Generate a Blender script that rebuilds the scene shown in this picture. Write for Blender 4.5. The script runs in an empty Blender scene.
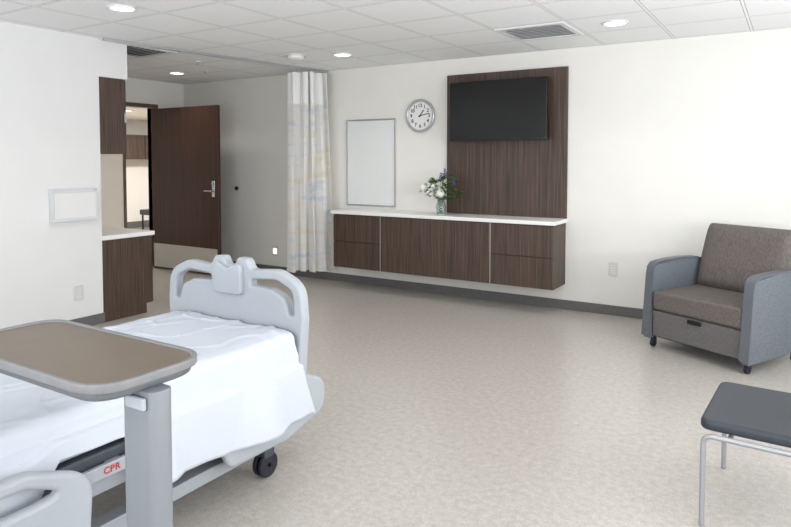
import bpy, bmesh, math, random
from mathutils import Vector, Matrix, noise
random.seed(7)
S=bpy.context.scene
COL=S.collection
rad=math.radians
# ---------------------------------------------------------------- materials
def lin(c):
    return tuple(((x/255)/12.92 if x/255<=.04045 else (((x/255)+.055)/1.055)**2.4) for x in c)
def nodes(name):
    m=bpy.data.materials.new(name); m.use_nodes=True
    nt=m.node_tree; b=nt.nodes["Principled BSDF"]
    return m,nt,b
def mat(name,rgb,rough=.5,metal=0,var=.06,scale=(30,30,30),bump=0,emit=0,trans=0,coat=0,bscale=None,ior=1.45):
    m,nt,b=nodes(name); N=nt.nodes; L=nt.links
    c=lin(rgb)
    tc=N.new("ShaderNodeTexCoord"); mp=N.new("ShaderNodeMapping"); mp.inputs["Scale"].default_value=scale
    L.new(tc.outputs["Object"],mp.inputs[0])
    nz=N.new("ShaderNodeTexNoise"); nz.inputs["Scale"].default_value=1; nz.inputs["Detail"].default_value=4
    L.new(mp.outputs[0],nz.inputs["Vector"])
    cr=N.new("ShaderNodeValToRGB")
    cr.color_ramp.elements[0].position=.3; cr.color_ramp.elements[1].position=.7
    cr.color_ramp.elements[0].color=tuple(x*(1-var) for x in c)+(1,)
    cr.color_ramp.elements[1].color=tuple(min(1,x*(1+var)) for x in c)+(1,)
    L.new(nz.outputs[0],cr.inputs[0]); L.new(cr.outputs[0],b.inputs["Base Color"])
    b.inputs["Roughness"].default_value=rough; b.inputs["Metallic"].default_value=metal
    b.inputs["IOR"].default_value=ior
    if trans: b.inputs["Transmission Weight"].default_value=trans
    if coat: b.inputs["Coat Weight"].default_value=coat
    if emit:
        b.inputs["Emission Color"].default_value=c+(1,); b.inputs["Emission Strength"].default_value=emit
    if bump:
        bp=N.new("ShaderNodeBump"); bp.inputs["Strength"].default_value=bump; bp.inputs["Distance"].default_value=.002
        L.new(nz.outputs[0],bp.inputs["Height"]); L.new(bp.outputs[0],b.inputs["Normal"])
    return m
def floor_mat():
    m,nt,b=nodes("floor_vinyl"); N=nt.nodes; L=nt.links
    tc=N.new("ShaderNodeTexCoord")
    def nz(s,d): 
        n=N.new("ShaderNodeTexNoise"); n.inputs["Scale"].default_value=s; n.inputs["Detail"].default_value=d; n.inputs["Roughness"].default_value=.75
        L.new(tc.outputs["Object"],n.inputs["Vector"]); return n
    a=nz(26,8); c=nz(140,3)
    mx=N.new("ShaderNodeMixRGB"); mx.inputs[0].default_value=.5; L.new(a.outputs[0],mx.inputs[1]); L.new(c.outputs[0],mx.inputs[2])
    cr=N.new("ShaderNodeValToRGB"); e=cr.color_ramp.elements
    e[0].position=.35; e[0].color=lin((156,150,144))+(1,); e[1].position=.65; e[1].color=lin((208,203,196))+(1,)
    x=cr.color_ramp.elements.new(.5); x.color=lin((184,178,170))+(1,)
    L.new(mx.outputs[0],cr.inputs[0]); L.new(cr.outputs[0],b.inputs["Base Color"])
    b.inputs["Roughness"].default_value=.28; b.inputs["Specular IOR Level"].default_value=.65
    return m
def ceil_mat():
    m,nt,b=nodes("ceiling_tile"); N=nt.nodes; L=nt.links
    tc=N.new("ShaderNodeTexCoord"); sp=N.new("ShaderNodeSeparateXYZ"); L.new(tc.outputs["Object"],sp.inputs[0])
    def line(out,off):
        a=N.new("ShaderNodeMath"); a.operation='ADD'; a.inputs[1].default_value=off; L.new(out,a.inputs[0])
        d=N.new("ShaderNodeMath"); d.operation='DIVIDE'; d.inputs[1].default_value=.65; L.new(a.outputs[0],d.inputs[0])
        f=N.new("ShaderNodeMath"); f.operation='FRACT'; L.new(d.outputs[0],f.inputs[0])
        s=N.new("ShaderNodeMath"); s.operation='SUBTRACT'; s.inputs[1].default_value=.5; L.new(f.outputs[0],s.inputs[0])
        ab=N.new("ShaderNodeMath"); ab.operation='ABSOLUTE'; L.new(s.outputs[0],ab.inputs[0])
        return ab.outputs[0]
    mx=N.new("ShaderNodeMath"); mx.operation='MAXIMUM'
    L.new(line(sp.outputs[0],20*.65+1.66),mx.inputs[0]); L.new(line(sp.outputs[1],20*.65-5.3),mx.inputs[1])
    cr=N.new("ShaderNodeValToRGB"); cr.color_ramp.interpolation='CONSTANT'; e=cr.color_ramp.elements
    e[0].position=0; e[0].color=lin((240,241,242))+(1,)
    e[1].position=.476; e[1].color=lin((186,188,190))+(1,)
    x=e.new(.485); x.color=lin((246,247,247))+(1,)
    nz=N.new("ShaderNodeTexNoise"); nz.inputs["Scale"].default_value=90; L.new(tc.outputs["Object"],nz.inputs["Vector"])
    bp=N.new("ShaderNodeBump"); bp.inputs["Strength"].default_value=.15; bp.inputs["Distance"].default_value=.003
    L.new(nz.outputs[0],bp.inputs["Height"]); L.new(bp.outputs[0],b.inputs["Normal"])
    L.new(mx.outputs[0],cr.inputs[0]); L.new(cr.outputs[0],b.inputs["Base Color"]); b.inputs["Roughness"].default_value=.9
    return m
def wood(name,dark,light,scale,rough=.4):
    m,nt,b=nodes(name); N=nt.nodes; L=nt.links
    tc=N.new("ShaderNodeTexCoord"); mp=N.new("ShaderNodeMapping"); mp.inputs["Scale"].default_value=scale
    L.new(tc.outputs["Object"],mp.inputs[0])
    n=N.new("ShaderNodeTexNoise"); n.inputs["Scale"].default_value=1; n.inputs["Detail"].default_value=6; n.inputs["Distortion"].default_value=.4
    L.new(mp.outputs[0],n.inputs["Vector"])
    cr=N.new("ShaderNodeValToRGB"); e=cr.color_ramp.elements
    e[0].position=.35; e[0].color=lin(dark)+(1,); e[1].position=.68; e[1].color=lin(light)+(1,)
    L.new(n.outputs[0],cr.inputs[0]); L.new(cr.outputs[0],b.inputs["Base Color"]); b.inputs["Roughness"].default_value=rough
    return m
def fabric(name,a,bc,scale=(250,250,250),rough=.85):
    m=wood(name,a,bc,scale,rough); return m
def curtain_mat():
    m,nt,b=nodes("curtain_fabric"); N=nt.nodes; L=nt.links
    tc=N.new("ShaderNodeTexCoord"); mp=N.new("ShaderNodeMapping"); mp.inputs["Scale"].default_value=(2,2,7)
    L.new(tc.outputs["Object"],mp.inputs[0])
    n=N.new("ShaderNodeTexNoise"); n.inputs["Scale"].default_value=1; n.inputs["Detail"].default_value=4; L.new(mp.outputs[0],n.inputs["Vector"])
    cr=N.new("ShaderNodeValToRGB"); e=cr.color_ramp.elements
    e[0].position=.32; e[0].color=lin((224,232,241))+(1,); e[1].position=.72; e[1].color=lin((243,234,218))+(1,)
    x=e.new(.45); x.color=lin((251,251,251))+(1,); x=e.new(.55); x.color=lin((251,249,245))+(1,)
    L.new(n.outputs[0],cr.inputs[0]); L.new(cr.outputs[0],b.inputs["Base Color"]); b.inputs["Roughness"].default_value=.9
    tr=N.new("ShaderNodeBsdfTranslucent"); L.new(cr.outputs[0],tr.inputs[0]); ms=N.new("ShaderNodeMixShader"); ms.inputs[0].default_value=.45
    out=[q for q in N if q.type=='OUTPUT_MATERIAL'][0]
    L.new(b.outputs[0],ms.inputs[1]); L.new(tr.outputs[0],ms.inputs[2]); L.new(ms.outputs[0],out.inputs[0])
    return m

WALL=mat("wall_paint",(233,231,226),.7,var=.01,scale=(4,4,4))
WALLW=mat("wall_paint_cool",(229,229,228),.7,var=.01,scale=(4,4,4))
FLOOR=floor_mat(); CEIL=ceil_mat()
BASE=mat("vinyl_base",(104,102,101),.55)
WOODM=wood("cabinet_laminate",(52,38,31),(96,76,64),(120,120,2.0),.45)
WOODP=wood("panel_laminate",(52,38,31),(94,74,62),(120,120,1.8),.45)
DOORM=wood("door_laminate",(50,30,23),(74,46,35),(60,60,1.5),.4)
COUNTER=mat("solid_surface_white",(242,242,240),.35,var=.01)
ALU=mat("aluminium",(190,192,194),.35,.8,var=.02)
STEEL=mat("stainless_steel",(200,197,192),.42,.3,var=.03,scale=(4,4,120))
CHROME=mat("chrome_tube",(205,208,212),.2,.9,var=.01)
CHF=mat("chair_frame_metal",(168,170,174),.38,.5,var=.01)
BLACK=mat("black_plastic",(18,18,20),.35)
SCREEN=mat("tv_glass",(7,8,10),.2,var=.02)
RUB=mat("caster_rubber",(34,37,46),.55)
WHITEP=mat("white_plastic",(236,236,235),.4,var=.01)
PLATE=mat("outlet_plate_plastic",(214,214,211),.4,var=.01)
VENTM=mat("vent_painted_metal",(222,223,224),.5,var=.01)
BOARD=mat("whiteboard_enamel",(230,232,232),.3,var=.01)
BEDG=mat("bed_grey_plastic",(170,176,183),.42,var=.015)
BEDL=mat("bed_light_plastic",(170,175,181),.42,var=.015)
BEDD=mat("bed_dark_metal",(80,84,90),.5,.2)
BEDW=mat("bed_painted_steel",(164,169,174),.4,.1,var=.02)
LINEN=mat("white_linen",(200,205,213),.9,var=.012,scale=(200,200,200),bump=.05)
LINEN2=mat("white_blanket",(201,206,215),.95,var=.015,scale=(120,120,120),bump=.08)
MATT=mat("mattress_cover",(190,200,212),.7)
TTOP=mat("table_top_laminate",(114,101,88),.36,var=.04,scale=(12,12,12))
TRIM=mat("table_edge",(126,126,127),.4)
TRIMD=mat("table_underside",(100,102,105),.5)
COLM=mat("table_column_grey",(130,134,139),.4,.1,var=.02,scale=(60,60,1))
RECF=fabric("recliner_seat_fabric",(86,80,78),(120,112,107),(300,10,40))
RECA=fabric("recliner_arm_fabric",(92,98,106),(120,126,133),(60,60,300),.7)
RECP=fabric("recliner_front_fabric",(88,86,87),(118,114,112),(300,10,40))
RECE=mat("recliner_edge",(96,101,107),.45,var=.02)
CHS=mat("chair_vinyl",(52,57,65),.42,var=.06,scale=(200,200,200),bump=.03)
CURT=curtain_mat()
MESHM=mat("curtain_mesh_header",(236,236,235),.9,var=.04,scale=(300,300,300))
DARK=mat("vent_gap_shade",(124,126,129),.8)
LAMP=mat("lamp_lens",(255,244,222),.5,emit=6)
NIGHT=mat("night_light_lens",(255,226,170),.5,emit=3)
LAMPC=mat("corridor_lamp_lens",(255,248,238),.5,emit=4)
RED=mat("red_label",(190,34,32),.5)
BLK=mat("print_black",(20,20,20),.6)
GLASS=mat("vase_glass",(225,235,235),.04,trans=.92,var=.005)
STEM=mat("stem_green",(62,98,48),.6,var=.2)
LEAF=mat("leaf_green",(84,122,58),.6,var=.25)
PETW=mat("petal_white",(240,241,232),.7,var=.04)
PETB=mat("petal_blue",(92,94,156),.7,var=.2)
CORW=mat("corridor_paint",(232,230,226),.8,var=.02)
CORF=wood("corridor_floor",(158,146,130),(186,172,154),(2,14,10),.4)
ACRY=mat("clear_acrylic",(214,217,219),.2,var=.01)
CREAM=mat("ivory_plastic",(236,234,228),.5)
FRAMEM=mat("door_frame_paint",(90,79,72),.5)
WINF=mat("window_frame_metal",(150,152,154),.4,.4)

# ---------------------------------------------------------------- geometry helpers
def finish(me,name,m,parent=None,origin=None,bevel=0,seg=2,smooth=True,label=None,ang=35,subsurf=0):
    if origin is not None:
        me.transform(Matrix.Translation(-Vector(origin)))
    o=bpy.data.objects.new(name,me); COL.objects.link(o)
    if m: 
        me.materials.clear(); me.materials.append(m)
    if smooth:
        for p in me.polygons: p.use_smooth=True
        me.set_sharp_from_angle(angle=rad(ang))
    if bevel:
        b=o.modifiers.new("bevel",'BEVEL'); b.width=bevel; b.segments=seg; b.limit_method='ANGLE'; b.angle_limit=rad(40); b.harden_normals=True
    if subsurf:
        s=o.modifiers.new("sub",'SUBSURF'); s.levels=subsurf; s.render_levels=subsurf
    if parent: o.parent=parent
    if label: o["label"]=label
    return o
class B:
    def __init__(s): s.bm=bmesh.new()
    def box(s,x0,x1,y0,y1,z0,z1,M=None):
        T=Matrix.Translation(((x0+x1)/2,(y0+y1)/2,(z0+z1)/2))@Matrix.Diagonal((abs(x1-x0),abs(y1-y0),abs(z1-z0),1))
        if M: T=M@T
        bmesh.ops.create_cube(s.bm,size=1,matrix=T); return s
    def cyl(s,p0,p1,r,seg=24,r2=None):
        p0=Vector(p0);p1=Vector(p1);d=p1-p0
        T=Matrix.Translation((p0+p1)/2)@d.to_track_quat('Z','Y').to_matrix().to_4x4()
        bmesh.ops.create_cone(s.bm,cap_ends=True,segments=seg,radius1=r,radius2=r if r2 is None else r2,depth=d.length,matrix=T); return s
    def sph(s,c,r,sc=(1,1,1),u=16,v=10,M=None):
        T=Matrix.Translation(c)
        if M: T=T@M
        T=T@Matrix.Diagonal((r*sc[0],r*sc[1],r*sc[2],1))
        bmesh.ops.create_uvsphere(s.bm,u_segments=u,v_segments=v,radius=1,matrix=T); return s
    def ring(s,c,axis,R,r,n=40,k=10):
        q=Vector(axis).normalized().to_track_quat('Z','Y').to_matrix()
        V=[]
        for i in range(n):
            a=2*math.pi*i/n
            V.append([s.bm.verts.new(Vector(c)+q@Vector(((R+r*math.cos(2*math.pi*j/k))*math.cos(a),(R+r*math.cos(2*math.pi*j/k))*math.sin(a),r*math.sin(2*math.pi*j/k)))) for j in range(k)])
        for i in range(n):
            for j in range(k):
                s.bm.faces.new([V[i][j],V[(i+1)%n][j],V[(i+1)%n][(j+1)%k],V[i][(j+1)%k]])
        return s
    def tube(s,pts,r,k=12):
        pts=[Vector(p) for p in pts]; rings=[]; n=len(pts)
        t=(pts[1]-pts[0]).normalized(); up=Vector((0,0,1)) if abs(t.z)<.9 else Vector((1,0,0))
        nrm=(up-t*up.dot(t)).normalized()
        for i,p in enumerate(pts):
            if i==0:t=pts[1]-pts[0]
            elif i==n-1:t=pts[-1]-pts[-2]
            else:t=(pts[i+1]-pts[i]).normalized()+(pts[i]-pts[i-1]).normalized()
            t.normalize(); nrm=(nrm-t*nrm.dot(t)).normalized(); bn=t.cross(nrm)
            rr=r[i] if isinstance(r,(list,tuple)) else r
            rings.append([s.bm.verts.new(p+rr*(math.cos(2*math.pi*j/k)*nrm+math.sin(2*math.pi*j/k)*bn)) for j in range(k)])
        for a,b in zip(rings,rings[1:]):
            for j in range(k): s.bm.faces.new([a[j],a[(j+1)%k],b[(j+1)%k],b[j]])
        s.bm.faces.new(rings[0][::-1]); s.bm.faces.new(rings[-1]); return s
    def lathe(s,prof,c,n=28):
        R=[]
        for r,z in prof:
            R.append([s.bm.verts.new((c[0]+r*math.cos(2*math.pi*i/n),c[1]+r*math.sin(2*math.pi*i/n),c[2]+z)) for i in range(n)])
        for a,b in zip(R,R[1:]):
            for i in range(n): s.bm.faces.new([a[i],a[(i+1)%n],b[(i+1)%n],b[i]])
        s.bm.faces.new(R[0][::-1]); s.bm.faces.new(R[-1]); return s
    def mesh(s,me,M):
        me.transform(M); s.bm.from_mesh(me); return s
    def obj(s,name,m,parent=None,origin=None,**k):
        bmesh.ops.recalc_face_normals(s.bm,faces=s.bm.faces[:])
        me=bpy.data.meshes.new(name); s.bm.to_mesh(me); s.bm.free()
        return finish(me,name,m,parent,origin,**k)
def rpoly(pts,n=7):
    out=[]; N=len(pts)
    for i in range(N):
        p=Vector(pts[i][:2]); r=pts[i][2] if len(pts[i])>2 else 0
        a=Vector(pts[i-1][:2])-p; b=Vector(pts[(i+1)%N][:2])-p
        la,lb=a.length,b.length; a.normalize(); b.normalize()
        if r<=0: out.append(p); continue
        ang=a.angle(b); t=min(r/math.tan(ang/2),la*.49,lb*.49); 
        p0=p+a*t; p1=p+b*t
        for k in range(n+1):
            u=k/n; out.append((1-u)**2*p0+2*u*(1-u)*p+u*u*p1)
    return out
def plate_mesh(outer,holes=(),thick=.03,bev=.006,bres=3):
    cu=bpy.data.curves.new("c",'CURVE'); cu.dimensions='2D'; cu.fill_mode='BOTH'
    cu.extrude=max(thick/2-bev,.0001); cu.bevel_depth=bev; cu.bevel_resolution=bres; cu.offset=-bev
    for pl in [outer]+list(holes):
        sp=cu.splines.new('POLY'); sp.points.add(len(pl)-1); sp.use_cyclic_u=True
        for i,p in enumerate(pl): sp.points[i].co=(p[0],p[1],0,1)
    o=bpy.data.objects.new("t",cu); COL.objects.link(o)
    bpy.context.view_layer.update()
    dg=bpy.context.evaluated_depsgraph_get()
    me=bpy.data.meshes.new_from_object(o.evaluated_get(dg))
    bpy.data.objects.remove(o); bpy.data.curves.remove(cu)
    return me
XZ=Matrix(((1,0,0,0),(0,0,-1,0),(0,1,0,0),(0,0,0,1)))
YZ=Matrix(((0,0,1,0),(1,0,0,0),(0,1,0,0),(0,0,0,1)))
def text_mesh(body,size,ext=.0006,fat=0):
    cu=bpy.data.curves.new("t",'FONT'); cu.body=body; cu.size=size; cu.extrude=ext; cu.offset=fat; cu.align_x='CENTER'; cu.align_y='CENTER'
    o=bpy.data.objects.new("t",cu); COL.objects.link(o); bpy.context.view_layer.update()
    me=bpy.data.meshes.new_from_object(o.evaluated_get(bpy.context.evaluated_depsgraph_get()))
    bpy.data.objects.remove(o); bpy.data.curves.remove(cu); return me
def plate(name,outer,holes,thick,bev,M,m,parent=None,origin=None,**k):
    me=plate_mesh(outer,holes,thick,bev); me.transform(M)
    return finish(me,name,m,parent,origin,**k)
def root(name,loc,label,cat,rz=0,group=None):
    e=bpy.data.objects.new(name,None); e.empty_display_size=.1; e.location=loc; e.rotation_euler=(0,0,rz); COL.objects.link(e)
    e["label"]=label; e["category"]=cat
    if group: e["group"]=group
    return e
def meta(o,label,cat,kind=None,group=None):
    o["label"]=label; o["category"]=cat
    if kind:o["kind"]=kind
    if group:o["group"]=group
    return o
def struct(o,label,cat): return meta(o,label,cat,"structure")
def copy_thing(r,loc,rz=None,label=None):
    n=r.copy(); COL.objects.link(n); n.location=loc
    if rz is not None: n.rotation_euler=(0,0,rz)
    if label: n["label"]=label
    for c in r.children:
        d=c.copy(); COL.objects.link(d); d.parent=n
        for g in c.children:
            h=g.copy(); COL.objects.link(h); h.parent=d
    return n

H=2.74; YB=6.66; XL=-5.67; XD=-8.0; XR=1.7; YR=-1.7
# ---------------------------------------------------------------- shell
struct(B().box(-14,XR+.15,YR-.15,12,-.12,0).obj("floor",FLOOR,smooth=False),"pale beige grey speckled sheet vinyl floor","floor")
struct(B().box(XD-.15,XR+.15,YR-.15,YB+.15,H,H+.1).obj("ceiling",CEIL,smooth=False),"white suspended tile ceiling with a metal grid","ceiling")
struct(B().box(XD-.15,XR+.15,YB,YB+.15,0,H).obj("wall_back",WALL,smooth=False),"off-white painted wall carrying the long wall cabinet","wall")
struct(B().box(XL-.15,XL,YR,3.72,0,H).obj("wall_left",WALLW,smooth=False),"cool white painted wall beside the bed","wall")
struct(B().box(XD,XL-.15,3.57,3.72,0,H).obj("wall_vestibule",WALLW,smooth=False),"white painted wall of the entry vestibule","wall")
d0,d1,dh=4.72,6.12,2.34
struct(B().box(XD-.15,XD,3.57,d0,0,H).box(XD-.15,XD,d1,YB,0,H).box(XD-.15,XD,d0,d1,dh,H).obj("wall_entry",WALL,smooth=False),"off-white painted wall around the doorway","wall")
wy0,wy1,wz0,wz1=.6,5.2,.85,2.45
struct(B().box(XR,XR+.15,YR,wy0,0,H).box(XR,XR+.15,wy1,YB,0,H).box(XR,XR+.15,wy0,wy1,0,wz0).box(XR,XR+.15,wy0,wy1,wz1,H).obj("wall_right",WALL,smooth=False),"off-white painted window wall","wall")
rx0,rx1=-4.6,.9
struct(B().box(XL-.15,rx0,YR-.15,YR,0,H).box(rx1,XR+.15,YR-.15,YR,0,H).box(rx0,rx1,YR-.15,YR,0,wz0).box(rx0,rx1,YR-.15,YR,wz1,H).obj("wall_rear",WALL,smooth=False),"off-white painted wall with a wide window","wall")
b=B()
for i in range(5):
    y=wy0+(wy1-wy0)*i/4; b.box(XR+.05,XR+.11,y-.03,y+.03,wz0,wz1)
b.box(XR+.05,XR+.11,wy0,wy1,wz0,wz0+.05).box(XR+.05,XR+.11,wy0,wy1,wz1-.05,wz1)
struct(b.obj("window_1",WINF,smooth=False),"wide grey metal window frame with mullions","window")
b=B()
for i in range(6):
    x=rx0+(rx1-rx0)*i/5; b.box(x-.03,x+.03,YR-.11,YR-.05,wz0,wz1)
b.box(rx0,rx1,YR-.11,YR-.05,wz0,wz0+.05).box(rx0,rx1,YR-.11,YR-.05,wz1-.05,wz1)
struct(b.obj("window_2",WINF,smooth=False),"wide grey metal window frame with mullions","window")
struct(B().box(XD,XR,YB-.012,YB,0,.1).obj("baseboard_back",BASE,bevel=.003),"dark grey vinyl wall base","baseboard")
struct(B().box(XL,XL+.012,YR,3.72,0,.1).box(XL-.3,XL+.012,3.72,3.732,0,.1).obj("baseboard_left",BASE,bevel=.003),"dark grey vinyl wall base","baseboard")
struct(B().box(XD,XD+.012,3.72,d0-.06,0,.1).box(XD,XD+.012,d1+.06,YB,0,.1).obj("baseboard_entry",BASE,bevel=.003),"dark grey vinyl wall base","baseboard")
struct(B().box(XD,XL,3.72,4.03,2.38,H).obj("trim_1",WALLW,smooth=False),"white painted soffit above the upper cabinet","soffit")
struct(B().box(XD-.16,XD+.02,d0-.055,d0,0,dh+.055).box(XD-.16,XD+.02,d1,d1+.055,0,dh+.055).box(XD-.16,XD+.02,d0,d1,dh,dh+.055).obj("trim_2",FRAMEM,bevel=.004),"brown painted metal door frame","door frame")
hx,hy=XD+.03,d1-.035
dr=root("door_1",(hx,hy,0),"dark brown wooden door with a steel kick plate, standing open","door"); dr["kind"]="structure"
W=1.38
B().box(0,W,-.045,0,.012,2.32).obj("door_leaf",DOORM,dr,bevel=.003)
B().box(.03,W-.03,-.049,-.0455,.03,.37).obj("kick_plate",STEEL,dr)
b=B().box(W-.115,W-.06,-.055,-.0455,1.08,1.30).cyl((W-.088,-.055,1.16),(W-.088,-.10,1.16),.012).cyl((W-.088,-.095,1.16),(W-.22,-.095,1.16),.010)
b.cyl((W-.088,-.055,1.26),(W-.088,-.066,1.26),.022)
b.obj("lever_handle",CHROME,dr,bevel=.002,label="brushed steel lever handle with a long plate")
for z in (.3,1.15,2.0): B().cyl((-.012,-.022,z),(-.012,-.022,z+.11),.011).obj("hinge",CHROME,dr)
# corridor
struct(B().box(-13.2,-13.05,2.5,12,0,H).obj("wall_corridor",CORW,smooth=False),"off-white painted far corridor wall","wall")
struct(B().box(-13.2,XD-.15,2.35,2.5,0,H).obj("wall_corridor_side",CORW,smooth=False),"off-white painted corridor wall","wall")
struct(B().box(-13.2,XD-.15,12,12.15,0,H).box(XD-.15,XD,YB+.15,12.15,0,H).obj("wall_corridor_end",CORW,smooth=False),"off-white painted corridor wall","wall")
struct(B().box(-13.2,XD-.15,2.35,12.15,2.5,2.6).obj("ceiling_corridor",mat("corridor_ceiling",(236,235,232),.9),smooth=False),"white corridor ceiling","ceiling")
struct(B().box(-13.05,XD-.15,2.5,12,.0,.004).obj("floor_corridor",CORF,smooth=False),"light wood-look corridor floor","floor")
struct(B().box(-13.05,-13.03,2.5,12,.0,.15).obj("baseboard_corridor",BASE),"dark wall base in the corridor","baseboard")
struct(B().box(-9.5,-9.3,5.2,6.5,0.004,2.5).obj("wall_doorway_standin",CORW,smooth=False),"off-white wall stub added to stand in for the wall beside the doorway","wall")  # added stub standing in for the wall beside the door frame
struct(B().box(-9.51,-9.29,6.5,6.55,0.004,2.5).obj("trim_3",FRAMEM,smooth=False),"brown trim on the added wall stub, standing in for the door jamb","stand-in jamb")  # edge of the added stub, in place of the door jamb
cu=root("corridor_cabinet",(-12.7,9.6,1.6),"dark brown wall cabinet seen through the doorway","wall cabinet")
B().box(-.3,.05,-1.2,.8,0,.55).obj("body",WOODM,cu)
for i in range(4): B().box(.05,.07,-1.19+i*.5,-.71+i*.5,.01,.54).obj("door",WOODM,cu)
def corr_light(x,y):
    r=root("corridor_light",(x,y,2.5),"lit recessed light in the corridor ceiling","ceiling light",group="corridor ceiling lights")
    B().box(-.3,.3,-.3,.3,-.012,-.002).obj("lens",LAMPC,r); B().box(-.32,.32,-.32,-.3,-.016,-.0).box(-.32,.32,.3,.32,-.016,0).box(-.32,-.3,-.3,.3,-.016,0).box(.3,.32,-.3,.3,-.016,0).obj("trim_ring",WHITEP,r)
corr_light(-10.7,7.2); corr_light(-10.7,9.6)
cb=root("corridor_bench",(-12.3,9.5,0),"small dark upholstered bench in the corridor","bench")
B().box(-.3,.3,-.3,.3,.34,.46).obj("seat",CHS,cb,bevel=.02)
for sx in(-.25,.25):
    for sy in (-.25,.25): B().cyl((sx,sy,0.004),(sx,sy,.35),.02).obj("leg",BLACK,cb)

# ---------------------------------------------------------------- wall cabinets
yf=6.24; zt=.965; zb=.27
def cab(name,x0,x1,label,doors=0,drawers=0):
    r=root(name,((x0+x1)/2,YB,zb),label,"cabinet")
    o=(( x0+x1)/2,YB,zb)
    B().box(x0+.002,x1-.002,yf+.02,YB-.002,zb,zt-.042).obj("body",WOODM,r,o)
    if doors:
        w=(x1-x0)/doors
        for i in range(doors):
            d=B().box(x0+i*w+.003,x0+(i+1)*w-.003,yf,yf+.019,zb+.004,zt-.052).obj("door",WOODM,r,o,bevel=.0015)
    if drawers:
        h=(zt-.05-zb)/drawers
        for i in range(drawers):
            B().box(x0+.003,x1-.003,yf,yf+.019,zb+i*h+.004,zb+(i+1)*h-.004).obj("drawer",WOODM,r,o,bevel=.0015)
    return r
xs=[-4.80,-4.11,-2.72,-2.04]
cab("wall_cabinet",xs[0],xs[1],"dark wood wall-hung drawer cabinet below the whiteboard",drawers=2)
cab("wall_cabinet",xs[1],xs[2],"dark wood wall-hung cabinet with one wide flap door",doors=1)
cab("wall_cabinet",xs[2],xs[3],"dark wood wall-hung drawer cabinet below the television",drawers=2)
for x in xs[1:3]:
    meta(B().box(x-.004,x+.004,yf-.003,yf+.0,zb+.004,zt-.05).obj("edge_strip",ALU),"thin aluminium strip between two cabinet fronts","trim strip",group="aluminium cabinet strips")
meta(B().box(xs[0]-.02,xs[3]+.02,yf-.025,YB-.002,zt-.04,zt).obj("countertop",COUNTER,bevel=.004),"long white solid-surface counter on the wall cabinets","countertop")
meta(B().box(-3.44,-2.03,YB-.03,YB-.002,zt+.001,2.555).obj("feature_panel",WOODP,bevel=.002),"tall dark wood wall panel behind the television","wall panel")
tv=root("television",(-2.765,YB-.04,2.12),"black flat-screen television mounted on the wood panel","television")
plate("frame",rpoly([(-.565,-.33,.012),(.565,-.33,.012),(.565,.33,.012),(-.565,.33,.012)]),[],.04,.005,Matrix.Translation((0,-.12,0))@XZ,BLACK,tv)
B().box(-.55,.55,-.1425,-.1402,-.31,.318).obj("screen",SCREEN,tv)
B().box(-.2,.2,-.1,-.06,-.2,.2).box(-.06,.06,-.062,.008,-.12,.12).obj("wall_mount",BLACK,tv,bevel=.004)
wb=root("whiteboard",(-4.52,YB,1.0),"framed whiteboard hanging on the wall above the counter","whiteboard")
B().box(-.355,.355,-.012,-.002,.015,1.075).obj("board",BOARD,wb)
B().box(-.37,.37,-.022,-.002,0,.018).box(-.37,.37,-.022,-.002,1.072,1.09).box(-.37,-.352,-.022,-.002,.018,1.072).box(.352,.37,-.022,-.002,.018,1.072).obj("frame",ALU,wb,bevel=.003)
ck=root("wall_clock",(-3.80,YB-.002,2.105),"round wall clock with a grey rim and black numerals","clock")
B().ring((0,-.022,0),(0,-1,0),.182,.016,60,12).cyl((0,-.002,0),(0,-.02,0),.185,60).obj("rim",ALU,ck)
B().cyl((0,-.02,0),(0,-.024,0),.172,60).obj("dial",WHITEP,ck)
for i in range(1,13):
    a=rad(90-30*i); B().mesh(text_mesh(str(i),.058,fat=.0012),Matrix.Translation((.122*math.cos(a),-.0255,.122*math.sin(a)))@XZ).obj("numeral",BLK,ck,smooth=False)
b=B()
for i in range(60):
    a=rad(6*i); l=.012 if i%5==0 else .006
    M=Matrix.Rotation(a,4,'Y'); b.box(-.0012,.0012,-.0256,-.0242,.168-l,.168,M)
b.obj("minute_marks",BLK,ck,smooth=False)
def hand(l,w,a,y,n): B().box(-w,w,y-.002,y,-.02,l,Matrix.Rotation(rad(a),4,'Y')).obj(n,BLK,ck)
hand(.085,.006,1.22*30,-.028,"hour_hand"); hand(.125,.0045,13*6,-.031,"minute_hand")
B().cyl((0,-.024,0),(0,-.036,0),.008).obj("hub",BLK,ck)

# ---------------------------------------------------------------- vestibule cabinets
r=root("base_cabinet",(XL-.5,4.0,0),"dark wood base cabinet in the entry vestibule","cabinet"); o=r.location.copy()
B().box(XD+.9,XL,3.725,4.27,.1,.80).box(XD+.9,XL,3.725,4.21,.0,.1).obj("body",WOODM,r,o,bevel=.002)
for i in range(3):
    x=XL-.003-i*.475; d=B().box(x-.47,x,4.271,4.29,.105,.79).obj("door",WOODM,r,o,bevel=.0015)
meta(B().box(XD+.88,XL+.015,3.722,4.31,.802,.845).obj("vestibule_countertop",COUNTER,bevel=.004),"white solid-surface counter on the vestibule base cabinet","countertop")
r=root("upper_cabinet",(XL-.5,3.9,1.64),"dark wood upper cabinet hung below the soffit","wall cabinet"); o=r.location.copy()
B().box(XD+.9,XL,3.725,3.99,1.64,2.378).obj("body",WOODM,r,o,bevel=.002)
for i in range(3):
    x=XL-.003-i*.475; B().box(x-.47,x,3.991,4.01,1.643,2.372).obj("door",WOODM,r,o,bevel=.0015)
B().box(XL,XL+.006,3.985,4.005,1.95,2.05).obj("hinge",CHROME,r,o)

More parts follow.
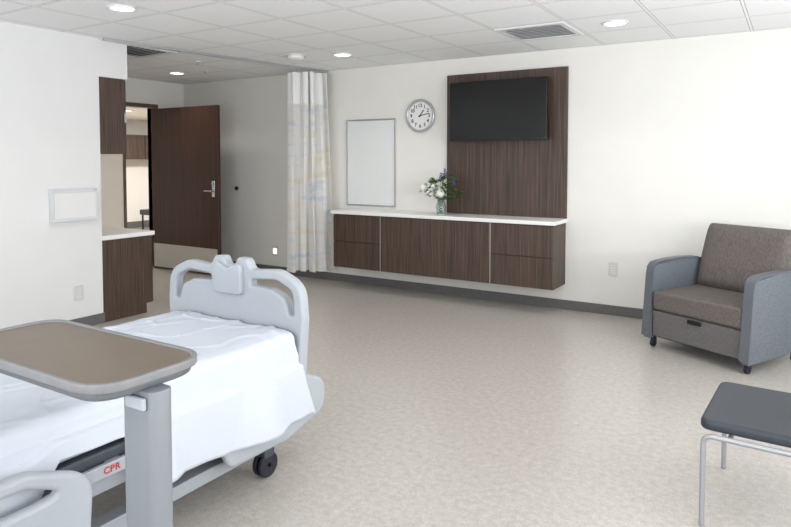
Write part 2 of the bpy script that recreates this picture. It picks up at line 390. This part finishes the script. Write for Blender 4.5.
# ---------------------------------------------------------------- wall plates
def outlet(loc,rz,label,night=False):
    r=root("night_light" if night else "wall_outlet",loc,label,"night light" if night else "electrical outlet",rz)
    plate("cover_plate",rpoly([(-.045,-.07,.006),(.045,-.07,.006),(.045,.07,.006),(-.045,.07,.006)]),[],.008,.002,Matrix.Translation((0,-.005,0))@XZ,PLATE,r)
    if night:
        B().box(-.03,.03,-.016,-.009,-.035,.035).obj("lens",NIGHT,r,bevel=.003); return
    for z in(-.026,.026):
        B().box(-.017,.017,-.0115,-.009,z-.016,z+.016).obj("socket",CREAM,r,bevel=.003)
        for x in(-.0075,.0075): B().box(x-.0015,x+.0015,-.0122,-.0114,z-.004,z+.009).obj("slot",BLK,r,smooth=False)
outlet((-1.55,YB,.47),0,"white duplex outlet on the wall beside the recliner")
outlet((XL,3.47,.335),rad(90),"white duplex outlet low on the cool white wall")
outlet((-6.14,YB,.31),0,"small lit night light low on the wall beside the curtain",True)
sw=root("door_stop",(-6.87,YB,1.17),"round dark wall bumper beside the open door","wall bumper")
B().cyl((0,-.002,0),(0,-.012,0),.035).obj("backplate",ALU,sw); B().cyl((0,-.012,0),(0,-.03,0),.026).obj("bumper",BLACK,sw,bevel=.004)
gh=root("glove_dispenser",(XL,3.43,1.02),"pale acrylic glove box holder fixed to the wall","dispenser",rad(90))
B().box(-.22,.22,-.008,-.002,0,.30).obj("back_panel",ACRY,gh,bevel=.002)
B().box(-.22,.22,-.05,-.008,0,.008).box(-.22,-.214,-.05,-.008,.008,.29).box(.214,.22,-.05,-.008,.008,.29).obj("tray",ACRY,gh)
plate("front_panel",rpoly([(-.22,0,.01),(.22,0,.01),(.22,.28,.01),(-.22,.28,.01)]),[rpoly([(-.20,.03,.01),(.20,.03,.01),(.20,.26,.01),(-.20,.26,.01)])],.006,.001,Matrix.Translation((0,-.053,0))@XZ,ACRY,gh)
B().box(-.21,.21,-.049,-.012,.01,.27).obj("liner",WALLW,gh,bevel=.004)

# ---------------------------------------------------------------- ceiling fixtures
r=root("downlight",(-4.37,3.07,H),"round recessed ceiling downlight, lit","ceiling light",group="recessed ceiling downlights")
B().ring((0,0,-.004),(0,0,1),.095,.012,48,8).obj("trim_ring",VENTM,r)
B().cyl((0,0,-.002),(0,0,-.008),.085,40).obj("lens",LAMP,r)
DL=[(-4.37,3.07),(-4.24,5.69),(-1.32,5.61),(-7.0,5.72),(-7.2,4.4)]
for p in DL[1:]: copy_thing(r,(p[0],p[1],H))
def vent(x0,y0,label,rz=0):
    v=root("air_vent",(x0+.325,y0+.325,H),label,"air vent",rz)
    b=B().box(-.31,.31,-.31,-.26,-.016,-.001).box(-.31,.31,.26,.31,-.016,-.001).box(-.31,-.26,-.26,.26,-.016,-.001).box(.26,.31,-.26,.26,-.016,-.001)
    b.obj("frame",VENTM,v,bevel=.002)
    B().box(-.26,.26,-.26,.26,-.004,-.001).obj("gap_shade_sheet",DARK,v)  # solid dark sheet, its colour stands for the shade between the louvres
    b=B()
    for i in range(8):
        y=-.23+i*.064
        b.box(-.26,.26,-.021,.021,-.0015,.0015,Matrix.Translation((0,y,-.014))@Matrix.Rotation(rad(20),4,'X'))
    b.obj("louvres",VENTM,v)
vent(-2.31,5.3,"white louvred ceiling supply vent")
vent(-6.28,4.0,"white ceiling vent near the curtain track")
sd=root("smoke_detector",(-4.72,5.47,H),"white round smoke detector on the ceiling","smoke detector")
B().cyl((0,0,-.001),(0,0,-.014),.12,40).obj("base",PLATE,sd); B().lathe([(.001,-.055),(.06,-.053),(.085,-.035),(.09,-.014)],(0,0,0),40).obj("cover",WHITEP,sd)
sp=root("sprinkler_head",(-6.0,5.2,H),"small white ceiling sprinkler head","sprinkler",group="sprinkler heads")
B().cyl((0,0,-.001),(0,0,-.008),.04,24).obj("escutcheon",WHITEP,sp); B().cyl((0,0,-.008),(0,0,-.035),.01,12).cyl((0,0,-.035),(0,0,-.038),.022,16).obj("deflector",CHROME,sp)
copy_thing(sp,(-6.55,5.8,H))
# ---------------------------------------------------------------- curtain and track
P0=Vector((-5.6,3.73,0)); P1=Vector((-5.20,YB-.01,0)); dv=(P1-P0).normalized(); nv=Vector((-dv.y,dv.x,0))
M=Matrix.Translation((P0+P1)/2)@Matrix.Rotation(math.atan2(dv.y,dv.x),4,'Z')
L_=(P1-P0).length/2
meta(B().box(-L_,L_,-.018,.018,H-.026,H-.001,M).obj("curtain_track",ALU),"slim ceiling-mounted metal curtain track","curtain track")
CX,CY=-5.225,6.32
cur=root("privacy_curtain",(CX,CY,.17),"cream patterned privacy curtain bunched up by the wall","curtain")
dc=Vector((.66,.75,0)).normalized(); nc=Vector((-dc.y,dc.x,0))
def cloth(z0,z1,nz_,name,m):
    bm=bmesh.new(); n=170; rows=[]
    for j in range(nz_+1):
        z=z0+(z1-z0)*j/nz_; tz=(z-.15)/2.58; row=[]
        for i in range(n+1):
            u=i/n; ph=(u+.035*math.sin(u*11+1.3)+.02*math.sin(u*23))*math.pi*2*5
            amp=.055+.028*math.sin(u*13+1)+.03*(1-tz)
            amp*= (1-.3*tz)
            wd=.60*(1-.20*tz)
            s=wd*(u-.5)
            c=Vector((CX+.03*(1-tz),CY-.02,0))+dc*(s+.02*math.sin(ph*2+tz*1.2))+nc*(amp*math.sin(ph+.9*math.sin(tz*3+u*4))+.05*math.sin(u*7+tz))
            row.append(bm.verts.new((c.x,min(c.y,YB-.02),z)))
        rows.append(row)
    for a,b_ in zip(rows,rows[1:]):
        for i in range(n): bm.faces.new([a[i],a[i+1],b_[i+1],b_[i]])
    me=bpy.data.meshes.new(name); bm.to_mesh(me); bm.free()
    return finish(me,name,m,cur,(CX,CY,.17),ang=180)
cloth(.17,2.28,30,"curtain_panel",CURT); cloth(2.281,2.68,8,"mesh_header",MESHM)
for i in range(12):
    c=Vector((CX,CY,0))+dv*(-.22+.04*i); B().cyl((c.x,c.y,2.66),(c.x,c.y,H-.028),.003,8).obj("hook",CHROME,cur,(CX,CY,.17))

# ---------------------------------------------------------------- flowers
fv=root("flower_vase",(-3.41,6.43,zt),"clear glass vase of white and blue flowers on the counter","vase of flowers")
B().lathe([(.045,0.001),(.052,.02),(.058,.09),(.04,.15),(.036,.17),(.05,.20),(.047,.20),(.033,.168),(.037,.148),(.054,.09),(.048,.02),(.03,.012)],(0,0,0)).obj("vase",GLASS,fv)
tips=[(-.20,-.05,.30,'w'),(-.08,-.09,.32,'w'),(.04,-.09,.24,'w'),(-.11,-.06,.23,'w'),(.0,.0,.42,'b'),(.17,-.02,.37,'b'),(.21,.04,.27,'l'),(-.16,.05,.37,'l'),(.0,.06,.43,'l'),(-.25,.0,.28,'l'),(.11,-.08,.35,'g'),(-.09,.0,.40,'g'),(.07,-.04,.47,'b'),(.13,-.1,.2,'l'),(.08,-.07,.29,'g'),(.17,.02,.42,'g'),(-.21,.03,.34,'g'),(.22,-.02,.2,'g'),(-.05,-.12,.40,'l')]
b=B()
for x,y,z,k in tips: b.tube([(x*.08,y*.08,.02),(x*.12,y*.12,.16),(x*.5,y*.5,.16+(z-.16)*.6),(x,y,z)],.003,6)
b.obj("stems",STEM,fv)
def leafshape(b,base,dirv,l,w):
    dirv=Vector(dirv).normalized(); side=dirv.cross(Vector((0,0,1))).normalized(); up=side.cross(dirv)
    base=Vector(base); prev=None
    prof=[(0,.1),(.25,.8),(.5,1),(.75,.7),(1,.05)]
    for t,ww in prof:
        c=base+dirv*l*t-Vector((0,0,1))*l*.3*t*t
        a=b.bm.verts.new(c+side*w*ww); m_=b.bm.verts.new(c-up*w*.3*ww); d=b.bm.verts.new(c-side*w*ww)
        if prev: b.bm.faces.new([prev[0],prev[1],m_,a]); b.bm.faces.new([prev[1],prev[2],d,m_])
        prev=(a,m_,d)
b=B()
for x,y,z,k in tips:
    for q in range(9 if k in'lg' else 3):
        an=random.random()*6.28; leafshape(b,(x*.85,y*.8,z*.9+random.uniform(-.03,.03)),(math.cos(an),math.sin(an)*.7,random.uniform(.1,.9)),random.uniform(.07,.12),.020)
b.obj("leaves",LEAF,fv)
for x,y,z,k in tips:
    if k=='w':
        b=B()
        for q in range(46):
            v=Vector((random.gauss(0,1),random.gauss(0,1),random.gauss(0,1))).normalized()*.042
            for e in range(4):
                an=e*math.pi/2; tq=v.to_track_quat('Z','Y').to_matrix()
                b.sph(Vector((x,y,z))+v+tq@Vector((.008*math.cos(an),.008*math.sin(an),0)),.009,(1,1,.4),6,4,tq.to_4x4())
        b.obj("white_blossom",PETW,fv)
    if k=='b':
        b=B()
        for q in range(18):
            t=q/18; an=q*2.4; rr=.017*(1-t*.7); c=Vector((x+rr*math.cos(an),y+rr*math.sin(an),z-.03+.08*t))
            for e in range(3): b.sph(c+Vector((random.uniform(-.007,.007),random.uniform(-.007,.007),random.uniform(-.006,.006))),.007*(1.1-t*.5),(1,1,.7),6,4)
        b.obj("blue_blossom",PETB,fv)

# ---------------------------------------------------------------- recliner
rc=root("recliner",(-.65,5.50,0),"grey upholstered recliner chair on casters, near the wall","recliner",rad(-28))
prof=rpoly([(-.03,.075,.02),(.02,.69,.06),(.40,.735,.25),(.70,.71,.07),(.735,.09,.03)])
AX=.43
for sx in (-1,1):
    a=plate("armrest",prof,[],.06,.010,Matrix.Translation((sx*AX,0,0))@YZ,RECA,rc)
    path=[(-.036,.10),(.010,.62),(.022,.675),(.055,.708),(.12,.718),(.2,.724),(.40,.730),(.6,.720),(.68,.697),(.71,.62)]
    ring=[]
    bm=bmesh.new()
    for i,(yy,zz) in enumerate(path):
        a0=path[max(i-1,0)]; a1=path[min(i+1,len(path)-1)]
        t=Vector((0,a1[0]-a0[0],a1[1]-a0[1])).normalized(); nn=Vector((0,-t.z,t.y))
        c=Vector((sx*AX,yy,zz)); w_=.036
        ring.append([bm.verts.new(c+Vector((-w_,0,0))-nn*.006),bm.verts.new(c+Vector((-w_,0,0))+nn*.008),bm.verts.new(c+Vector((w_,0,0))+nn*.008),bm.verts.new(c+Vector((w_,0,0))-nn*.006)])
    for p,q in zip(ring,ring[1:]):
        for j in range(4): bm.faces.new([p[j],p[(j+1)%4],q[(j+1)%4],q[j]])
    bm.faces.new(ring[0]); bm.faces.new(ring[-1][::-1]); bmesh.ops.recalc_face_normals(bm,faces=bm.faces[:])
    me=bpy.data.meshes.new("arm_cap"); bm.to_mesh(me); bm.free(); finish(me,"arm_cap",RECE,rc,ang=50)
b=B().box(-.392,.392,-.01,.60,.325,.485)
b.obj("seat_cushion",RECF,rc,bevel=.028,seg=5)
B().box(-.392,.392,.0,.03,.10,.318).obj("front_panel",RECP,rc,bevel=.012,seg=3)
B().box(-.38,.38,.03,.70,.10,.325).obj("under_frame",RECE,rc)
b=B().box(-.06,.06,-.014,.002,.275,.310); b.obj("pull_handle",BLACK,rc,bevel=.008,seg=3)
B().box(-.375,.375,.036,.05,.088,.10).obj("bottom_rail",BLACK,rc)
def cushion(name,x,y0,z0,y1,z1,t,m,parent,pinch=.35,nx=14,nz_=14,sub=1):
    bm=bmesh.new(); top=Vector((0,y1,z1)); bot=Vector((0,y0,z0)); up=(top-bot); n=Vector((0,-up.z,up.y)).normalized()
    F=[];K=[]
    for j in range(nz_+1):
        v=j/nz_; rf=[];rk=[]
        for i in range(nx+1):
            u=i/nx*2-1
            e=(1-abs(u)**8)*(1-abs(2*v-1)**8); e=max(e,0)**.4
            xx=u*x*(1-.03*abs(2*v-1)**4)
            c=bot+up*v+Vector((xx,0,0))
            rf.append(bm.verts.new(c+n*t*(.5*e+.02)+Vector((0,0,0)))); rk.append(bm.verts.new(c-n*t*(.4*e+.02)))
        F.append(rf);K.append(rk)
    for j in range(nz_):
        for i in range(nx):
            bm.faces.new([F[j][i],F[j][i+1],F[j+1][i+1],F[j+1][i]]); bm.faces.new([K[j][i],K[j+1][i],K[j+1][i+1],K[j][i+1]])
    for j in range(nz_):
        bm.faces.new([F[j][0],F[j+1][0],K[j+1][0],K[j][0]]); bm.faces.new([F[j][nx],K[j][nx],K[j+1][nx],F[j+1][nx]])
    for i in range(nx):
        bm.faces.new([F[0][i],K[0][i],K[0][i+1],F[0][i+1]]); bm.faces.new([F[nz_][i],F[nz_][i+1],K[nz_][i+1],K[nz_][i]])
    bmesh.ops.recalc_face_normals(bm,faces=bm.faces[:])
    me=bpy.data.meshes.new(name); bm.to_mesh(me); bm.free()
    return finish(me,name,m,parent,subsurf=sub,ang=180)
cushion("back_cushion",.41,.58,.46,.77,1.02,.17,RECF,rc)
B().box(-.35,.35,.70,.74,.30,.80,Matrix.Translation((0,.0,0))).obj("back_shell",RECE,rc,bevel=.02)
for sx in(-.41,.41):
    for sy in(.04,.66):
        B().cyl((sx-.015,sy,.028),(sx+.015,sy,.028),.028,20).box(sx-.02,sx+.02,sy-.012,sy+.022,.035,.08).obj("caster",RUB,rc,bevel=.003)

# ---------------------------------------------------------------- side chair
sc_=root("side_chair",(-.31,3.01,0),"dark blue-grey vinyl side chair with a grey metal frame","chair",rad(-3))
seat=rpoly([(0,0,.05),(.54,0,.05),(.54,.60,.05),(0,.60,.05)])
plate("seat",[(p[0]-.02,p[1]) for p in seat],[],.046,.016,Matrix.Translation((0,0,.437)),CHS,sc_)
def arc_path(pts,n=6):
    out=[Vector(pts[0][:3])]
    for i in range(1,len(pts)-1):
        p=Vector(pts[i][:3]); r=pts[i][3]; a=(Vector(pts[i-1][:3])-p).normalized(); c=(Vector(pts[i+1][:3])-p).normalized()
        for k in range(n+1):
            u=k/n; out.append((1-u)**2*(p+a*r)+2*u*(1-u)*p+u*u*(p+c*r))
    out.append(Vector(pts[-1][:3])); return out
for y in (-.012,.612):
    B().tube(arc_path([(0,y,.004),(0,y,.398,.04),(.5,y,.398,.04),(.56,y,.004)]),.0115).obj("leg_frame",CHF,sc_)
    B().tube(arc_path([(.46,y,.398),(.53,y,.42,.03),(.60,y,.9)]),.0115).obj("back_upright",CHF,sc_)
for x in(.1,.45): B().cyl((x,-.012,.398),(x,.612,.398),.010,12).obj("cross_bar",CHF,sc_)
B().box(-.02,.02,.0,.6,-.19,.19,Matrix.Translation((.565,0,.70))@Matrix.Rotation(rad(8),4,'Y')).obj("backrest",CHS,sc_,bevel=.018,seg=4)

# ---------------------------------------------------------------- bed
bo=(-2.585,1.4,0)
bd=root("hospital_bed",bo,"light grey plastic and steel adjustable hospital bed","bed")
fo=[(-.48,.36,.03),(-.51,.78,.08),(-.495,.95,.13),(-.34,1.015,.14),(-.15,1.0,.04),(-.125,1.055,.03),(-.05,1.06,.03),(-.035,1.015,.03)]
fo=fo+[(-x,z,r) for x,z,r in fo[::-1]]
hole=[(-.448,.79,.012),(-.442,.915,.07),(-.33,.962,.08),(-.155,.95,.02),(-.145,.918,.015),(-.29,.912,.08),(-.385,.875,.06),(-.415,.785,.015)]
hole2=[(-x,z,r) for x,z,r in hole][::-1]
plate("footboard",rpoly(fo),[rpoly(hole),rpoly(hole2)],.06,.014,Matrix.Translation((-2.585,2.475,0))@XZ,BEDL,bd,bo,label="light grey moulded footboard with two grip openings")
plate("footboard_control",rpoly([(-.105,.86,.03),(.105,.86,.03),(.10,1.04,.03),(0,.995,.03),(-.10,1.04,.03)]),[],.035,.01,Matrix.Translation((-2.585,2.435,0))@XZ,BEDG,bd,bo)
hb=[(-.48,.36,.03),(-.50,.95,.1),(0,1.05,.3),(.50,.95,.1),(.48,.36,.03)]
plate("headboard",rpoly(hb),[rpoly([(-.3,.88,.03),(.3,.88,.03),(.25,.95,.03),(-.25,.95,.03)])],.05,.02,Matrix.Translation((-2.585,.24,0))@XZ,BEDL,bd,bo)
B().box(-3.02,-2.15,.30,2.42,.43,.505).obj("deck",BEDD,bd,bo,bevel=.01)
B().box(-2.99,-2.93,.35,2.40,.33,.40).box(-2.24,-2.18,.35,2.40,.33,.40).box(-2.93,-2.24,.5,.56,.33,.40).box(-2.93,-2.24,2.2,2.26,.33,.40).obj("upper_frame",BEDW,bd,bo,bevel=.006)
B().box(-2.98,-2.92,.45,2.38,.14,.20).box(-2.26,-2.19,.45,2.38,.14,.20).box(-2.92,-2.26,.45,.52,.14,.2).box(-2.92,-2.26,2.3,2.38,.14,.2).obj("base_frame",BEDW,bd,bo,bevel=.006)
B().box(-2.8,-2.4,.8,.95,.16,.43).box(-2.8,-2.4,1.85,2.0,.16,.43).cyl((-2.7,1.0,.2),(-2.7,1.7,.36),.03).obj("lift_column",BEDD,bd,bo,bevel=.01)
for x in(-2.95,-2.22):
    for y in(.5,2.32):
        B().cyl((x-.03,y,.062),(x-.008,y,.062),.062,24).cyl((x+.008,y,.062),(x+.03,y,.062),.062,24).obj("caster",RUB,bd,bo,bevel=.006)
        B().box(x-.035,x+.035,y-.035,y+.035,.10,.15).cyl((x-.03,y,.062),(x+.03,y,.062),.02).obj("caster_fork",BEDD,bd,bo,bevel=.01)
rail=[(.30,.24,.06),(.30,.56,.08),(.50,.605,.1),(1.05,.605,.12),(1.27,.52,.12),(1.25,.24,.10)]
rh=[(.42,.50,.02),(.46,.555,.03),(1.04,.555,.05),(1.16,.50,.03),(1.06,.49,.03),(.6,.49,.03)]
plate("side_rail",rpoly(rail),[rpoly(rh)],.045,.018,Matrix.Translation((-2.02,0,0))@YZ,BEDL,bd,bo,label="light grey side rail with a long grip opening")
rail2=[(1.98,.20,.06),(1.92,.32,.04),(1.95,.46,.04),(2.52,.48,.05),(2.66,.42,.10),(2.66,.26,.12),(2.36,.19,.12)]
plate("foot_rail",rpoly(rail2),[],.036,.016,Matrix.Translation((-2.12,0,0))@YZ,BEDL,bd,bo)
for y in(.6,1.0): B().box(-2.15,-2.04,y-.03,y+.03,.30,.38).obj("rail_bracket",BEDD,bd,bo,bevel=.005)
B().box(-2.12,-2.10,1.28,1.60,.425,.475).box(-2.16,-2.12,1.40,1.46,.44,.465).obj("label_bar",BEDW,bd,bo,bevel=.004)
for i,chx in enumerate("CPR"):
    B().mesh(text_mesh(chx,.034,fat=.0006),Matrix.Translation((-2.0988,1.378+.022*i,.451))@YZ).obj("release_letter",RED,bd,bo,smooth=False)
B().box(-2.16,-2.10,1.52,1.60,.33,.40).obj("release_lever",RED,bd,bo,bevel=.006)
meta(B().box(-3.0,-2.15,.30,2.42,.51,.68).obj("mattress",MATT,bevel=.04,seg=4),"pale foam mattress lying on the hospital bed","mattress")
def drape(name,y0,y1,off,hemL,hemR,m,label,cat,fold,flare,ny=90,seed=0,raise_y=None):
    prof=[]
    xl=-3.0-off; xr=-2.15+off; zt_=.685+off; rr=.04
    nL=8
    for i in range(nL): prof.append((xl-.006,hemL+(zt_-rr-hemL)*i/nL,-1,1-i/nL))
    for i in range(7):
        a=math.pi-i/6*math.pi/2; prof.append((xl+rr+rr*math.cos(a),zt_-rr+rr*math.sin(a),-1,0))
    for i in range(1,60): 
        t=i/60; prof.append((xl+rr+(xr-xl-2*rr)*t,zt_,0,0))
    for i in range(7):
        a=math.pi/2-i/6*math.pi/2; prof.append((xr-rr+rr*math.cos(a),zt_-rr+rr*math.sin(a),1,0))
    nR=26
    for i in range(1,nR+1):
        t=i/nR; prof.append((xr,zt_-rr-(zt_-rr-hemR)*t,1,t))
    bm=bmesh.new(); rows=[]
    for j in range(ny+1):
        v=j/ny; y=y0+(y1-y0)*v; row=[]
        for x,z,side,t in prof:
            p=Vector((x,y,z))
            w=noise.noise(Vector((x*3+seed,y*2.5,seed)))
            w2=noise.noise(Vector((x*9,y*8+seed,2)))
            w3=abs(noise.noise(Vector((x*1.5+y*3.5,y*1.5-x*3+seed,5))))
            w4=abs(noise.noise(Vector((x*4-y*2,y*1.2+seed,11))))
            cr=.008*max(0,.05-w3)/.05+.006*max(0,.05-w4)/.05
            if side==0 : p.z+=.010+.007*w+.002*w2+cr
            elif t==0: p.z+=.008+cr*.5
            if side==1:
                p.x+=.010+ t*.03+ fold*(.15+.85*t)*(math.sin(y*15+seed+1.1*math.sin(y*5))*.5+.55*w)+.006*w*(1-t)+cr*.5
                if t>0: p.x=max(p.x,-2.094 if t>.3 else -2.12)
                p.y+= flare*t*max(0,(v-.45)/.55)**1.3
                p.z+= .02*t*math.sin(y*4+seed)+.006*t*w2
                if raise_y and y>raise_y: p.z+=.12*t*min(1,(y-raise_y)/.08)
            if side==-1: p.x-=.008+.02*t*math.sin(y*15)
            row.append(bm.verts.new(p))
        rows.append(row)
    for a,b_ in zip(rows,rows[1:]):
        for i in range(len(a)-1): bm.faces.new([a[i],a[i+1],b_[i+1],b_[i]])
    bmesh.ops.recalc_face_normals(bm,faces=bm.faces[:])
    me=bpy.data.meshes.new(name); bm.to_mesh(me); bm.free()
    ob=finish(me,name,m,ang=180); s=ob.modifiers.new("s",'SOLIDIFY'); s.thickness=.004; s.offset=1
    return meta(ob,label,cat)
drape("bed_sheet",.30,1.62,.004,.50,.42,LINEN,"white sheet spread over the mattress","bed sheet",.02,0,120,3,raise_y=1.12)
drape("blanket",1.53,2.425,.020,.45,.29,LINEN2,"white folded blanket draped over the side of the bed","blanket",.075,.12,120,8)

# ---------------------------------------------------------------- overbed table
to=(-1.51,1.12,0)
ot=root("overbed_table",to,"overbed table with a taupe top on a grey column","overbed table")
outer=rpoly([(-2.30,.94,.10),(-1.470,.94,.12),(-1.470,1.315,.12),(-2.30,1.315,.10)],10)
inner=rpoly([(-2.284,.956,.09),(-1.486,.956,.108),(-1.486,1.299,.108),(-2.284,1.299,.09)],10)
plate("table_edge",outer,[inner],.026,.005,Matrix.Translation((0,0,.990)),TRIM,ot,to)
plate("table_top",rpoly([(-2.286,.954,.09),(-1.484,.954,.108),(-1.484,1.301,.108),(-2.286,1.301,.09)],10),[],.018,.002,Matrix.Translation((0,0,.988)),TTOP,ot,to)
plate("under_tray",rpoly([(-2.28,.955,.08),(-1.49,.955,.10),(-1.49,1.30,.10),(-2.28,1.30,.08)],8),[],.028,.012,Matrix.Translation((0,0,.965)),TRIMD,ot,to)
col=rpoly([(-1.585,1.085,.03),(-1.44,1.085,.03),(-1.44,1.155,.03),(-1.585,1.155,.03)])
plate("column",col,[],.865,.003,Matrix.Translation((0,0,.5225)),COLM,ot,to)
B().box(-1.545,-1.465,1.070,1.084,.905,.94).obj("height_lever",BEDG,ot,to,bevel=.006)
B().box(-1.55,-1.48,.74,1.45,.055,.085).box(-2.25,-1.55,.80,.85,.055,.085).box(-2.25,-1.55,1.34,1.39,.055,.085).obj("base",COLM,ot,to,bevel=.01)
for x,y in((-1.515,.76),(-1.515,1.43),(-2.23,.825),(-2.23,1.365)):
    B().cyl((x-.012,y,.027),(x+.012,y,.027),.027,20).box(x-.01,x+.01,y-.01,y+.01,.03,.06).obj("caster",RUB,ot,to)

# ---------------------------------------------------------------- lights
def area(name,loc,rot,sx,sy,e,col):
    l=bpy.data.lights.new(name,'AREA'); l.shape='RECTANGLE'; l.size=sx; l.size_y=sy; l.energy=e; l.color=col
    o=bpy.data.objects.new(name,l); o.location=loc; o.rotation_euler=rot; COL.objects.link(o); return o
area("window_daylight_side",(XR-.02,(wy0+wy1)/2,(wz0+wz1)/2),(0,rad(90),0),wz1-wz0,wy1-wy0,94,(.92,.96,1))
area("window_daylight_rear",((rx0+rx1)/2,YR+.02,(wz0+wz1)/2),(rad(90),0,0),rx1-rx0,wz1-wz0,84,(.93,.965,1))
area("ceiling_fill_side",(XR-.04,(wy0+wy1)/2,wz0+.3),(0,rad(138),0),.5,wy1-wy0,66,(1,.99,.98))  # added fill lamp tilted upward to brighten the ceiling
area("ceiling_fill_rear",((rx0+rx1)/2,YR+.06,wz0+.3),(rad(138),0,0),rx1-rx0,.5,62,(1,.99,.98))  # second added upward fill for the ceiling, along the rear window
for x,y in DL+[(-2.8,4.0),(-.9,2.8)]:  # the two extra spots hang where no downlight fixture is built
    l=bpy.data.lights.new("ceiling_spot",'SPOT'); l.energy=29; l.spot_size=rad(125); l.spot_blend=.9; l.shadow_soft_size=.08; l.color=(1,.945,.865)
    o=bpy.data.objects.new("ceiling_spot",l); o.location=(x,y,H-.03); COL.objects.link(o)
for y in(5.2,7.2,9.6):
    area("corridor_lamp",(-10.7,y,2.47),(0,0,0),.6,.6,75,(1,.975,.94))
w=bpy.data.worlds.new("w"); S.world=w; w.use_nodes=True
bg=w.node_tree.nodes["Background"]; bg.inputs[0].default_value=(.76,.87,1,1); bg.inputs[1].default_value=1.0
f=640
cd=bpy.data.cameras.new("camera"); cd.sensor_width=36; cd.lens=f/791*36; cd.shift_y=-(263.5-188)/791; cd.clip_start=.05
co=bpy.data.objects.new("camera",cd); co.location=(0,0,1.58); co.rotation_euler=(rad(90-2.5),0,rad(32)); COL.objects.link(co); S.camera=co
S.view_settings.view_transform='Standard'; S.view_settings.look='None'; S.view_settings.exposure=0.0
